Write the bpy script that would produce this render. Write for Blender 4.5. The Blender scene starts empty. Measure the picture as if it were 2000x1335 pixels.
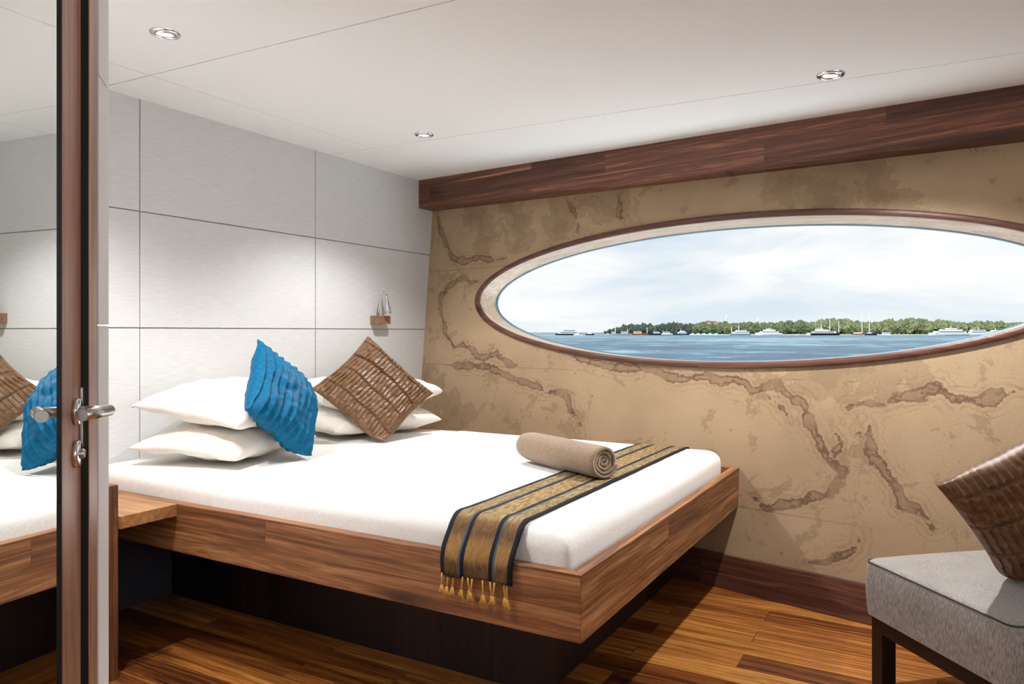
import bpy, bmesh, math, random
import numpy as np
from mathutils import Vector, Matrix, noise as mnoise
random.seed(7)
R = math.radians
scn = bpy.context.scene
COL = scn.collection
# ------------------------------------------------------------------ camera, sky, sun, fill lamps, exposure
YAW = R(29.8)
cam_d = bpy.data.cameras.new('camera'); cam = bpy.data.objects.new('camera', cam_d); COL.objects.link(cam)
cam.location = (0, 0, 1.15); cam.rotation_euler = (R(90), 0, YAW - R(90))
cam_d.sensor_width = 36.0; cam_d.lens = 36.0 * 1450 / 2000
cam_d.shift_y = -19.5 / 2000; cam_d.clip_start = .05; cam_d.clip_end = 6000
scn.camera = cam
scn.view_settings.view_transform = 'Standard'; scn.view_settings.look = 'None'
scn.view_settings.exposure = 0.0; scn.view_settings.gamma = 1.0; scn.view_settings.use_curve_mapping = False
SKY = 1.08; LAMP_W = 66.0; AFT_FILL_W = 34.0; SUN_W = 2.6; SILL_FILL_W = 24.0

def nn(nt, typ, **kw):
    n = nt.nodes.new(typ)
    for k, v in kw.items(): setattr(n, k, v)
    return n
def lk(nt, a, b): nt.links.new(a, b)
def ramp(nt, fac, stops, interp='LINEAR'):
    r = nn(nt, 'ShaderNodeValToRGB'); cr = r.color_ramp; cr.interpolation = interp
    while len(cr.elements) < len(stops): cr.elements.new(.5)
    for e, (p, c) in zip(cr.elements, stops):
        e.position = p; e.color = (c, c, c, 1) if isinstance(c, (int, float)) else (*c, 1)
    lk(nt, fac, r.inputs[0]); return r.outputs[0]
def s2l(r, g, b):
    f = lambda c: (c/255/12.92) if c <= 10 else ((c/255+.055)/1.055)**2.4
    return (f(r), f(g), f(b))
def mth(nt, op, a, b=None, c=None):
    n = nn(nt, 'ShaderNodeMath', operation=op)
    for i, v in enumerate((a, b, c)):
        if v is None: continue
        if isinstance(v, (int, float)): n.inputs[i].default_value = v
        else: lk(nt, v, n.inputs[i])
    return n.outputs[0]
def vscale(nt, vec, s, off=(0, 0, 0)):
    m = nn(nt, 'ShaderNodeMapping'); m.inputs['Scale'].default_value = s; m.inputs['Location'].default_value = off
    lk(nt, vec, m.inputs[0]); return m.outputs[0]
def noise(nt, vec, scale, detail=4, rough=.55, dist=0, out=0):
    n = nn(nt, 'ShaderNodeTexNoise'); n.inputs['Scale'].default_value = scale; n.inputs['Detail'].default_value = detail
    n.inputs['Roughness'].default_value = rough; n.inputs['Distortion'].default_value = dist
    if vec is not None: lk(nt, vec, n.inputs['Vector'])
    return n.outputs[out]
def mix(nt, fac, a, b, typ='MIX'):
    n = nn(nt, 'ShaderNodeMix', data_type='RGBA', blend_type=typ)
    for s, v in ((0, fac), (6, a), (7, b)):
        if isinstance(v, (int, float)): n.inputs[s].default_value = v
        elif isinstance(v, tuple): n.inputs[s].default_value = (*v, 1)
        else: lk(nt, v, n.inputs[s])
    return n.outputs[2]
def newmat(name, rough=.5, col=(.8, .8, .8), metal=0, spec=.5):
    m = bpy.data.materials.new(name); m.use_nodes = True; nt = m.node_tree
    b = nt.nodes['Principled BSDF']; b.inputs['Roughness'].default_value = rough; b.inputs['Metallic'].default_value = metal
    b.inputs['Base Color'].default_value = (*col, 1); b.inputs['Specular IOR Level'].default_value = spec
    return m, nt, b
def objco(nt):
    return nn(nt, 'ShaderNodeTexCoord').outputs['Object']
def bump(nt, b, h, strength=.2, dist=.002):
    n = nn(nt, 'ShaderNodeBump'); n.inputs['Strength'].default_value = strength; n.inputs['Distance'].default_value = dist
    lk(nt, h, n.inputs['Height']); lk(nt, n.outputs[0], b.inputs['Normal'])

# sky with broken cloud (world)
w = bpy.data.worlds.new('sky'); scn.world = w; w.use_nodes = True; nt = w.node_tree
bg = nt.nodes['Background']; tc = nn(nt, 'ShaderNodeTexCoord'); g = tc.outputs['Generated']
sx = nn(nt, 'ShaderNodeSeparateXYZ'); lk(nt, g, sx.inputs[0])
v1 = vscale(nt, g, (1.6, 1.6, 7.0), (.35, .2, .1))
c1 = noise(nt, v1, 2.1, 6, .55, .35)
v2 = vscale(nt, g, (6, 6, 16), (1.7, 0, .3)); c2 = noise(nt, v2, 1.9, 5, .6, .2)
elev = ramp(nt, sx.outputs[2], [(0.0, 0.0), (.12, .55), (.35, 1.0)])
clouds = ramp(nt, mth(nt, 'ADD', c1, mth(nt, 'MULTIPLY', elev, .12)), [(.36, 0.0), (.62, 1.0)])
puff = ramp(nt, c2, [(.63, 0.0), (.72, .55)])
base = ramp(nt, sx.outputs[2], [(0.0, s2l(222, 232, 241)), (.1, s2l(206, 221, 236)), (.4, s2l(182, 205, 230))])
skyc = mix(nt, mth(nt, 'MAXIMUM', clouds, puff), base, (.98, .975, .955))
lk(nt, skyc, bg.inputs[0]); bg.inputs[1].default_value = SKY
# sun outside, from behind the vessel
sd = bpy.data.lights.new('sun', 'SUN'); sd.energy = SUN_W; sd.angle = R(1); so = bpy.data.objects.new('sun', sd); COL.objects.link(so)
so.rotation_euler = Vector((.75, -.12, -.62)).to_track_quat('-Z', 'Y').to_euler()
# added fill lamp in the aft opening behind the camera, tilted at the ceiling
ad = bpy.data.lights.new('aft_fill', 'AREA'); ad.shape = 'RECTANGLE'; ad.size = 3.0; ad.size_y = .7; ad.energy = AFT_FILL_W; ad.color = (.95, .98, 1)
ao = bpy.data.objects.new('aft_fill', ad); COL.objects.link(ao); ao.location = (.4, -2.58, 1.52)
ao.rotation_euler = Vector((.14, 1, 1.5)).to_track_quat('-Z', 'Z').to_euler()

# added fill lamp, unseen below the sill, brightens the ceiling through the oval window
wd = bpy.data.lights.new('sill_fill', 'AREA'); wd.shape = 'RECTANGLE'; wd.size = 3.0; wd.size_y = .5; wd.energy = SILL_FILL_W; wd.color = (.82, .94, 1)
wob_ = bpy.data.objects.new('sill_fill', wd); COL.objects.link(wob_); wob_.location = (4.05, .95, .62)
wob_.rotation_euler = Vector((-.75, .16, .9)).to_track_quat('-Z', 'Y').to_euler(); wob_.rotation_euler = (Matrix.Rotation(R(-12.2), 3, 'Z') @ (Matrix.Rotation(R(90), 3, 'Z') @ Matrix.Rotation(R(140), 3, 'X'))).to_euler()
# ------------------------------------------------------------------ helpers
def tag(o, label=None, cat=None, group=None, kind=None):
    if label: o['label'] = label
    if cat: o['category'] = cat
    if group: o['group'] = group
    if kind: o['kind'] = kind
    return o
def root(name, loc, label, cat, group=None, rz=0, kind=None):
    o = bpy.data.objects.new(name, None); COL.objects.link(o); o.location = loc; o.rotation_euler = (0, 0, rz)
    o.empty_display_size = .1
    return tag(o, label, cat, group, kind)
def obj(name, bm, mat, parent=None, org=(0, 0, 0), smooth=False):
    """link a bmesh as one object; verts are given in world space and shifted by org (origin of the thing)"""
    me = bpy.data.meshes.new(name)
    if isinstance(bm, bmesh.types.BMesh):
        bmesh.ops.recalc_face_normals(bm, faces=bm.faces); bm.to_mesh(me); bm.free()
    else:
        me.from_pydata(bm[0], [], bm[1]); me.update()
    org = Vector(org)
    me.transform(Matrix.Translation(-org))
    me.materials.append(mat)
    if smooth:
        for p in me.polygons: p.use_smooth = True
    o = bpy.data.objects.new(name, me); COL.objects.link(o)
    if parent: o.parent = parent
    else: o.location = org
    return o
def B(): return bmesh.new()
def box(bm, lo, hi, bev=0, seg=2):
    r = bmesh.ops.create_cube(bm, size=1)
    vs = r['verts']
    for v in vs:
        v.co = Vector([(lo[i]+hi[i])/2 + v.co[i]*(hi[i]-lo[i]) for i in range(3)])
    if bev:
        es = list({e for v in vs for e in v.link_edges})
        bmesh.ops.bevel(bm, geom=es, offset=bev, segments=seg, affect='EDGES', profile=.5)
    return bm
def hexa(bm, pts, bev=0):
    """8 points: bottom 4 (ccw) then top 4"""
    v = [bm.verts.new(p) for p in pts]
    fs = [bm.faces.new([v[i] for i in f]) for f in ((3,2,1,0),(4,5,6,7),(0,1,5,4),(1,2,6,5),(2,3,7,6),(3,0,4,7))]
    if bev: bmesh.ops.bevel(bm, geom=list({e for f in fs for e in f.edges}), offset=bev, segments=2, affect='EDGES', profile=.5)
    return bm
def tube(bm, pts, rad, n=10, caps=True):
    pts = [Vector(p) for p in pts]; rings = []
    for i, p in enumerate(pts):
        t = (pts[min(i+1, len(pts)-1)] - pts[max(i-1, 0)]).normalized()
        a = t.cross(Vector((0, 0, 1)) if abs(t.z) < .9 else Vector((1, 0, 0))).normalized(); b = t.cross(a)
        r = rad[i] if isinstance(rad, (list, tuple)) else rad
        rings.append([bm.verts.new(p + (a*math.cos(k*2*math.pi/n) + b*math.sin(k*2*math.pi/n))*r) for k in range(n)])
    for q in range(len(rings)-1):
        for k in range(n): bm.faces.new((rings[q][k], rings[q][(k+1) % n], rings[q+1][(k+1) % n], rings[q+1][k]))
    if caps: bm.faces.new(rings[0][::-1]); bm.faces.new(rings[-1])
    return bm
def lathe(bm, c, axis, prof, n=32):
    """prof: (radius, distance along axis)"""
    axis = Vector(axis).normalized(); c = Vector(c)
    a = axis.orthogonal().normalized(); b = axis.cross(a); rings = []
    for r, h in prof:
        rings.append([bm.verts.new(c + axis*h + (a*math.cos(k*2*math.pi/n)+b*math.sin(k*2*math.pi/n))*max(r, 1e-5)) for k in range(n)])
    for q in range(len(rings)-1):
        for k in range(n): bm.faces.new((rings[q][k], rings[q][(k+1) % n], rings[q+1][(k+1) % n], rings[q+1][k]))
    return bm
CZ = lambda y: 2.135 - .031*(2.935-y)          # ceiling falls gently aft
HX = lambda y, z, off=0: 3.192 + off + .216*y + .111*z   # flared hull wall

# ------------------------------------------------------------------ materials
def wood(name, u, v, row, length, cols, rough=.42, streak=1.0, seam=.0012, pale=.0, rot=0, spec=.45):
    """planked wood: u = grain axis, v = across (0,1,2 = x,y,z)"""
    m, nt, b = newmat(name, rough, spec=spec)
    oc = objco(nt)
    if rot:
        mp = nn(nt, 'ShaderNodeMapping'); mp.inputs['Rotation'].default_value = (0, 0, rot); lk(nt, oc, mp.inputs[0]); oc = mp.outputs[0]
    s = nn(nt, 'ShaderNodeSeparateXYZ'); lk(nt, oc, s.inputs[0]); ax = [s.outputs[i] for i in range(3)]
    ww = 3 - u - v
    cmb = nn(nt, 'ShaderNodeCombineXYZ'); lk(nt, ax[u], cmb.inputs[0]); lk(nt, ax[v], cmb.inputs[1]); lk(nt, ax[ww], cmb.inputs[2])
    br = nn(nt, 'ShaderNodeTexBrick'); br.offset = .37; br.offset_frequency = 2; br.squash = 1
    br.inputs['Color1'].default_value = (0, 0, 0, 1); br.inputs['Color2'].default_value = (1, 1, 1, 1); br.inputs['Mortar'].default_value = (.5, .5, .5, 1)
    br.inputs['Scale'].default_value = 1; br.inputs['Mortar Size'].default_value = seam; br.inputs['Mortar Smooth'].default_value = 0
    br.inputs['Brick Width'].default_value = length; br.inputs['Row Height'].default_value = row
    lk(nt, cmb.outputs[0], br.inputs[0])
    rnd = br.outputs['Color']
    off = nn(nt, 'ShaderNodeVectorMath', operation='MULTIPLY_ADD'); lk(nt, rnd, off.inputs[0]); off.inputs[1].default_value = (37, 53, 91); lk(nt, cmb.outputs[0], off.inputs[2])
    pv = off.outputs[0]
    warp = noise(nt, vscale(nt, pv, (.6, 5, 5)), 1.6, 3, .5)
    vv = nn(nt, 'ShaderNodeVectorMath', operation='MULTIPLY_ADD'); lk(nt, warp, vv.inputs[0]); vv.inputs[1].default_value = (.0, .09, .06); lk(nt, pv, vv.inputs[2])
    g1 = noise(nt, vscale(nt, vv.outputs[0], (.6, 20, 20)), 2.2, 7, .66, .3)
    g2 = noise(nt, vscale(nt, vv.outputs[0], (1.6, 95, 95)), 3.0, 4, .6)
    f = mth(nt, 'ADD', mth(nt, 'MULTIPLY', g1, .66), mth(nt, 'MULTIPLY', g2, .34))
    rs = nn(nt, 'ShaderNodeSeparateColor'); lk(nt, rnd, rs.inputs[0])
    f = mth(nt, 'ADD', f, mth(nt, 'MULTIPLY', mth(nt, 'SUBTRACT', rs.outputs[0], .5), .22*streak))
    c = ramp(nt, f, [(.30, cols[0]), (.44, cols[1]), (.56, cols[2]), (.72, cols[3])])
    # dark figure lines and knots
    fig = ramp(nt, noise(nt, vscale(nt, vv.outputs[0], (.3, 9, 9), (3, 1, 2)), 3.1, 3, .5, .6), [(.44, 0.0), (.5, 1.0), (.56, 0.0)])
    c = mix(nt, mth(nt, 'MULTIPLY', fig, .38), c, cols[0])
    kn = nn(nt, 'ShaderNodeTexVoronoi'); kn.inputs['Scale'].default_value = 1.0; lk(nt, vscale(nt, pv, (1.1, 4.0, 4.0)), kn.inputs['Vector'])
    kf = ramp(nt, kn.outputs['Distance'], [(.03, 1.0), (.11, .45), (.2, 0.0)])
    c = mix(nt, mth(nt, 'MULTIPLY', kf, .75), c, tuple(x*.35 for x in cols[0]))
    if pale:
        pf = ramp(nt, noise(nt, vscale(nt, pv, (.16, 17, 17), (9, 4, 1)), 2.0, 2, .4), [(.66, 0.0), (.68, 1.0)])
        c = mix(nt, mth(nt, 'MULTIPLY', pf, pale), c, cols[3])
    c = mix(nt, mth(nt, 'MULTIPLY', br.outputs['Fac'], .75), c, tuple(x*.3 for x in cols[0]))
    lk(nt, c, b.inputs['Base Color'])
    lk(nt, ramp(nt, g2, [(.3, rough-.06), (.7, rough+.1)]), b.inputs['Roughness'])
    bump(nt, b, mth(nt, 'SUBTRACT', g2, br.outputs['Fac']), .18, .0015)
    return m
WAL = [s2l(54, 29, 16), s2l(102, 62, 36), s2l(138, 90, 54), s2l(188, 138, 90)]
WALD = [s2l(50, 28, 22), s2l(88, 52, 39), s2l(112, 70, 54), s2l(176, 120, 84)]
RED = [s2l(60, 28, 12), s2l(124, 68, 28), s2l(176, 110, 48), s2l(220, 162, 86)]
OAK = [s2l(120, 80, 44), s2l(160, 112, 66), s2l(182, 134, 84), s2l(204, 160, 110)]
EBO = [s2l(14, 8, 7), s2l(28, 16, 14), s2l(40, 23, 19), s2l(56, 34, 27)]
M = {}
M['floor'] = wood('floor planks', 1, 0, .118, .95, RED, .34, 1.2, .0012, .2)
M['rail_y'] = wood('walnut rail along bed', 1, 2, .089, 4.3, WAL, .42, 1.0, .0004, .3)
M['rail_x'] = wood('walnut rail across bed', 0, 2, .089, 4.3, WAL, .42, 1.0, .0004, .3)
M['rail_h'] = wood('walnut rail along hull', 1, 2, .2, 3, WAL, .42, 1.0, .0004, rot=R(12.2))
M['beam'] = wood('walnut beam', 1, 2, .09, 1.35, WALD, .45, .8, .0004, .8, rot=R(11.8))
M['base'] = wood('walnut baseboard', 1, 2, .3, 2.6, WALD, .45, .8, .0004, rot=R(12.2))
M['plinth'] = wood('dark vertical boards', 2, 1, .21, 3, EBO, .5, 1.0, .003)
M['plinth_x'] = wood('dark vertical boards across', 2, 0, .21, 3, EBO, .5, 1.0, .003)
M['shelf'] = wood('oiled shelf wood', 1, 0, .3, 3, OAK, .36, .6, .0003)
M['post'] = wood('walnut post', 2, 1, .3, 3, WAL, .42, .6, .0003)
M['door'] = wood('door stile wood', 2, 0, .5, 4, [s2l(124, 82, 64), s2l(170, 126, 104), s2l(192, 150, 126), s2l(212, 174, 150)], .35, .5, .0001)
M['rim'] = wood('window rim wood', 1, 2, 1.5, 5, [s2l(62, 36, 28), s2l(90, 56, 44), s2l(108, 70, 56), s2l(128, 88, 70)], .4, .5, .0001, rot=R(12.2))
M['reveal'] = wood('limed reveal wood', 1, 2, 1.5, 5, [s2l(166, 142, 120), s2l(196, 176, 156), s2l(212, 196, 178), s2l(226, 214, 200)], .3, .5, .0001, rot=R(12.2))
M['block'] = wood('lamp block wood', 0, 2, .5, 2, [s2l(96, 66, 52), s2l(134, 98, 80), s2l(150, 114, 96), s2l(170, 134, 114)], .45, .5, .0001)

def plain(name, col, rough=.5, metal=0, spec=.5, nscale=0, namp=.06, bst=0, bsc=200):
    m, nt, b = newmat(name, rough, col, metal, spec)
    if nscale:
        oc = objco(nt); n = noise(nt, oc, nscale, 4, .6)
        lk(nt, mix(nt, 1.0, col, ramp(nt, n, [(.3, 1-namp), (.7, 1+namp*.0)]), 'MULTIPLY'), b.inputs['Base Color'])
        if bst: bump(nt, b, noise(nt, oc, bsc, 3, .6), bst, .001)
    return m
def woven(name, col, col2, sc=(40, 40, 900), rough=.85, bst=.25, spec=.2, big=0.0, sheen=0.0):
    m, nt, b = newmat(name, rough, col, 0, spec); oc = objco(nt)
    n = noise(nt, vscale(nt, oc, sc), 1.0, 3, .6)
    c = ramp(nt, n, [(.3, col2), (.68, col)])
    if big:
        c = mix(nt, big, c, ramp(nt, noise(nt, oc, 9, 4, .6), [(.35, col2), (.65, col)]))
    lk(nt, c, b.inputs['Base Color']); bump(nt, b, n, bst, .0015)
    if sheen: b.inputs['Sheen Weight'].default_value = sheen
    return m
M['panel'] = woven('linen wall panel', s2l(213, 214, 213), s2l(196, 196, 195), (14, 14, 420), .75, .3, .25)
M['ceil'] = plain('ceiling panel', s2l(240, 241, 240), .6, nscale=140, namp=.03, bst=.12)
M['ceil_gap'] = plain('ceiling joint', s2l(176, 150, 116), .7)
M['gap'] = plain('panel joint', s2l(186, 176, 162), .8)
M['white'] = plain('white partition', s2l(242, 244, 247), .55, nscale=200, namp=.03)
M['black'] = plain('black rubber', (.006, .005, .006), .45)
M['dark'] = plain('dark stained frame', s2l(30, 17, 14), .42, nscale=30, namp=.3)
M['chrome'] = plain('polished chrome', (.78, .80, .83), .14, 1)
M['steel'] = plain('brushed steel', (.62, .61, .60), .28, 1, nscale=300, namp=.1)
M['mirror'] = plain('mirror glass', (.88, .92, .90), .0, 1)
M['gasket'] = plain('blue grey gasket', s2l(96, 132, 150), .35)
M['cream'] = plain('cream enamel', s2l(228, 224, 214), .4)
M['pillow'] = woven('white cotton', s2l(242, 236, 228), s2l(232, 225, 215), (160, 160, 160), .8, .1, .2, .12)
M['sheet'] = woven('white cotton sheet', s2l(244, 241, 236), s2l(234, 230, 224), (420, 60, 60), .78, .12, .2)
M['blanket'] = woven('white waffle cotton', s2l(246, 244, 241), s2l(228, 225, 221), (230, 260, 230), .8, .35, .2)
M['tassel'] = plain('gold cord', s2l(244, 192, 92), .5, nscale=400, namp=.3)
M['towel'] = woven('beige terry', s2l(160, 137, 113), s2l(104, 84, 66), (260, 260, 260), .95, .9, .1, .15, .3)
M['seat'] = woven('grey woven upholstery', s2l(184, 179, 174), s2l(98, 90, 84), (460, 460, 60), .85, .5, .2, .1, .2)
M['piping'] = plain('dark piping', s2l(70, 62, 58), .8)
M['lampglass'] = None
def emit(name, col, st):
    m = bpy.data.materials.new(name); m.use_nodes = True; nt = m.node_tree; nt.nodes.clear()
    e = nn(nt, 'ShaderNodeEmission'); e.inputs[0].default_value = (*col, 1); e.inputs[1].default_value = st
    o = nn(nt, 'ShaderNodeOutputMaterial'); lk(nt, e.outputs[0], o.inputs[0]); return m
M['bulb'] = emit('lamp bulb', (1, .96, .9), 14)
def glassmat():
    m = bpy.data.materials.new('window glass'); m.use_nodes = True; nt = m.node_tree; nt.nodes.clear()
    t = nn(nt, 'ShaderNodeBsdfTransparent'); g_ = nn(nt, 'ShaderNodeBsdfGlossy'); g_.inputs['Roughness'].default_value = 0
    t.inputs[0].default_value = (.97, .985, .985, 1)
    fr = nn(nt, 'ShaderNodeFresnel'); fr.inputs[0].default_value = 1.15; mx = nn(nt, 'ShaderNodeMixShader')
    lk(nt, fr.outputs[0], mx.inputs[0]); lk(nt, t.outputs[0], mx.inputs[1]); lk(nt, g_.outputs[0], mx.inputs[2])
    o = nn(nt, 'ShaderNodeOutputMaterial'); lk(nt, mx.outputs[0], o.inputs[0]); return m
M['glass'] = glassmat()
def silk(name, c_hi, c_lo, rough=.42, spec=.5):
    m, nt, b = newmat(name, rough, c_hi, 0, spec); oc = objco(nt)
    n = noise(nt, vscale(nt, oc, (60, 60, 60)), 1, 4, .6)
    lk(nt, ramp(nt, n, [(.3, c_lo), (.7, c_hi)]), b.inputs['Base Color']); bump(nt, b, noise(nt, oc, 900, 2, .5), .12, .0006)
    return m
M['blue'] = silk('turquoise silk', s2l(0, 100, 140), s2l(0, 74, 110), .55, .15)
M['brown'] = silk('bronze silk', s2l(126, 92, 60), s2l(86, 58, 36), .45, .45)
def stone():
    m, nt, b = newmat('veined sandstone', .62, spec=.3); oc = objco(nt)
    s = nn(nt, 'ShaderNodeSeparateXYZ'); lk(nt, oc, s.inputs[0])
    yz = nn(nt, 'ShaderNodeCombineXYZ'); lk(nt, s.outputs[1], yz.inputs[0]); lk(nt, s.outputs[2], yz.inputs[1])
    p = yz.outputs[0]
    A = lambda n_: (lambda a: a.outputs['Fac'])(nn(nt, 'ShaderNodeAttribute', attribute_name=n_))
    d = A('vein'); blot = A('blotch'); seam = A('seam')
    nz = noise(nt, p, 14, 8, .62); nf = noise(nt, p, 45, 6, .65)
    wob = mth(nt, 'ADD', mth(nt, 'MULTIPLY', mth(nt, 'SUBTRACT', nz, .5), .075), mth(nt, 'MULTIPLY', mth(nt, 'SUBTRACT', nf, .5), .032))
    dd = mth(nt, 'ADD', d, wob)
    band = ramp(nt, dd, [(.0, 1.0), (.012, .9), (.018, 0.0)])
    core = mth(nt, 'ABSOLUTE', mth(nt, 'SUBTRACT', dd, mth(nt, 'MULTIPLY', noise(nt, p, 9, 3), .03)))
    edge = ramp(nt, dd, [(.010, 0.0), (.0145, 1.0), (.0185, 0.0)])
    line = ramp(nt, core, [(.0, 1.0), (.003, .8), (.008, 0.0)])
    side = ramp(nt, mth(nt, 'ABSOLUTE', mth(nt, 'SUBTRACT', dd, .035)), [(.0, 1.0), (.003, .7), (.006, 0.0)])
    side2 = ramp(nt, mth(nt, 'ABSOLUTE', mth(nt, 'SUBTRACT', dd, .06)), [(.0, 1.0), (.004, 0.0)])
    lmask = ramp(nt, noise(nt, p, 7, 3), [(.34, 0.0), (.52, 1.0)])
    big = noise(nt, p, 2.2, 6, .6, .3)
    c = ramp(nt, big, [(.3, s2l(150, 125, 97)), (.5, s2l(168, 143, 113)), (.7, s2l(182, 158, 127))])
    spk = noise(nt, p, 260, 3, .7)
    c = mix(nt, .45, c, ramp(nt, spk, [(.3, s2l(126, 99, 74)), (.7, s2l(202, 178, 145))]))
    bl = ramp(nt, mth(nt, 'ADD', noise(nt, p, 5.0, 9, .7, .4), mth(nt, 'MULTIPLY', blot, .22)), [(.57, 0.0), (.582, .75), (.66, .5), (.7, 1.0)])
    c = mix(nt, mth(nt, 'MULTIPLY', bl, .5), c, s2l(112, 88, 62))
    c = mix(nt, mth(nt, 'MULTIPLY', mth(nt, 'MULTIPLY', band, ramp(nt, noise(nt, p, 30, 5, .7), [(.3, .28), (.65, .64)])), 1.0), c, s2l(106, 76, 56))
    c = mix(nt, mth(nt, 'MULTIPLY', mth(nt, 'MULTIPLY', line, lmask), .75), c, s2l(84, 56, 42))
    c = mix(nt, mth(nt, 'MULTIPLY', mth(nt, 'MULTIPLY', mth(nt, 'ADD', side, side2), lmask), .4), c, s2l(130, 92, 62))
    c = mix(nt, mth(nt, 'MULTIPLY', edge, .5), c, s2l(104, 72, 52))
    vo = nn(nt, 'ShaderNodeTexVoronoi'); vo.inputs['Scale'].default_value = 17; lk(nt, p, vo.inputs['Vector'])
    vs_ = nn(nt, 'ShaderNodeSeparateColor'); lk(nt, vo.outputs['Color'], vs_.inputs[0])
    pits = mth(nt, 'MULTIPLY', ramp(nt, mth(nt, 'ADD', vo.outputs['Distance'], mth(nt, 'MULTIPLY', nf, .12)), [(.09, 1.0), (.15, .5), (.19, 0.0)]), ramp(nt, vs_.outputs[0], [(.72, 0.0), (.8, 1.0)]))
    c = mix(nt, mth(nt, 'MULTIPLY', pits, .6), c, s2l(86, 62, 46))
    # slab joints
    c = mix(nt, mth(nt, 'MULTIPLY', ramp(nt, seam, [(.0, 1.0), (.0022, 1.0), (.0036, 0.0)]), .6), c, s2l(88, 66, 48))
    lk(nt, c, b.inputs['Base Color'])
    bump(nt, b, mth(nt, 'SUBTRACT', mth(nt, 'MULTIPLY', nf, .6), line), .15, .002)
    return m
M['stone'] = stone()
def runnermat(y0, y1):
    m, nt, b = newmat('ikat runner', .75, spec=.2); oc = objco(nt)
    s = nn(nt, 'ShaderNodeSeparateXYZ'); lk(nt, oc, s.inputs[0])
    mr = nn(nt, 'ShaderNodeMapRange'); mr.inputs[1].default_value = y0; mr.inputs[2].default_value = y1; lk(nt, s.outputs[1], mr.inputs[0])
    f = mr.outputs[0]
    nv, bl, go, ol = s2l(26, 28, 40), s2l(78, 96, 110), s2l(150, 116, 66), s2l(120, 104, 72)
    st = ramp(nt, f, [(0, nv), (.07, ol), (.25, bl), (.275, nv), (.325, go), (.66, nv), (.71, bl), (.735, ol), (.93, nv)], 'CONSTANT')
    along = nn(nt, 'ShaderNodeCombineXYZ'); lk(nt, mth(nt, 'ADD', s.outputs[0], s.outputs[2]), along.inputs[0]); lk(nt, s.outputs[1], along.inputs[1])
    ik = noise(nt, vscale(nt, along.outputs[0], (30, 110, 1)), 1, 5, .7, .9)
    ik = ramp(nt, ik, [(.36, s2l(92, 70, 44)), (.5, s2l(142, 120, 82)), (.62, s2l(190, 172, 130)), (.72, s2l(150, 148, 130))])
    isf = ramp(nt, f, [(0, 0.0), (.07, 1.0), (.25, 0.0), (.325, 1.0), (.66, 0.0), (.735, 1.0), (.93, 0.0)], 'CONSTANT')
    c = mix(nt, mth(nt, 'MULTIPLY', isf, .8), st, ik)
    th = noise(nt, vscale(nt, along.outputs[0], (40, 900, 1)), 1, 3, .6)
    c = mix(nt, .3, c, ramp(nt, th, [(.35, s2l(40, 34, 30)), (.7, s2l(180, 160, 120))]), 'OVERLAY')
    al = nn(nt, 'ShaderNodeSeparateXYZ'); lk(nt, along.outputs[0], al.inputs[0])
    ma_ = nn(nt, 'ShaderNodeMapRange'); ma_.inputs[1].default_value = -.13; ma_.inputs[2].default_value = .2; lk(nt, mth(nt, 'ADD', al.outputs[0], mth(nt, 'MULTIPLY', mth(nt, 'SUBTRACT', noise(nt, vscale(nt, along.outputs[0], (20, 160, 1)), 1, 3), .5), .05)), ma_.inputs[0])
    dye = ramp(nt, ma_.outputs[0], [(.04, s2l(70, 40, 22)), (.14, s2l(82, 50, 26)), (.2, s2l(150, 108, 54)), (.36, s2l(146, 104, 54)), (.5, s2l(92, 58, 30)), (.66, s2l(112, 76, 42)), (.74, s2l(150, 128, 92))])
    amt = ramp(nt, ma_.outputs[0], [(.7, .72), (.82, 0.0)])
    c = mix(nt, mth(nt, 'MULTIPLY', mth(nt, 'MULTIPLY', amt, isf), 1.0), c, dye)
    lk(nt, c, b.inputs['Base Color']); bump(nt, b, th, .4, .001); return m
M['runner'] = runnermat(-.1175, .1175)

# ------------------------------------------------------------------ setting
# floor
bm = B(); box(bm, (-3.2, -2.7, -.06), (4.3, 3.05, 0)); tag(obj('floor', bm, M['floor']), 'reddish brown planked wooden floor', 'floor', kind='structure')
# headboard wall of fabric panels
bm = B(); box(bm, (.5, 2.938, -.02), (4.35, 3.05, 2.2)); wl = tag(obj('wall_left', bm, M['gap']), 'pale grey panelled wall behind the bed', 'wall', kind='structure')
bm = B(); G = .0022
xs = [.921, 1.943, 2.965, 4.3]; zs = [0.0, .585, 1.167, 1.66, 2.2]
for i in range(3):
    for j in range(1, 4):
        z0 = zs[j] + (G if j else 0)
        box(bm, (xs[i]+G, 2.926, z0), (xs[i+1]-G, 2.940, zs[j+1]-(G if j != 0 else 0)), .0012, 1)
obj('wall_panels', bm, M['panel'], wl)
M['lowpanel_shaded'] = woven('lower panel with painted shade', s2l(74, 72, 82), s2l(60, 58, 68), (14, 14, 420), .8, .3, .2)  # shade under the shelf is put into this panel's grey
obj('lower_panel_shaded', box(B(), (.923, 2.928, 0), (4.3, 2.940, .5828)), M['lowpanel_shaded'], wl)
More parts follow.
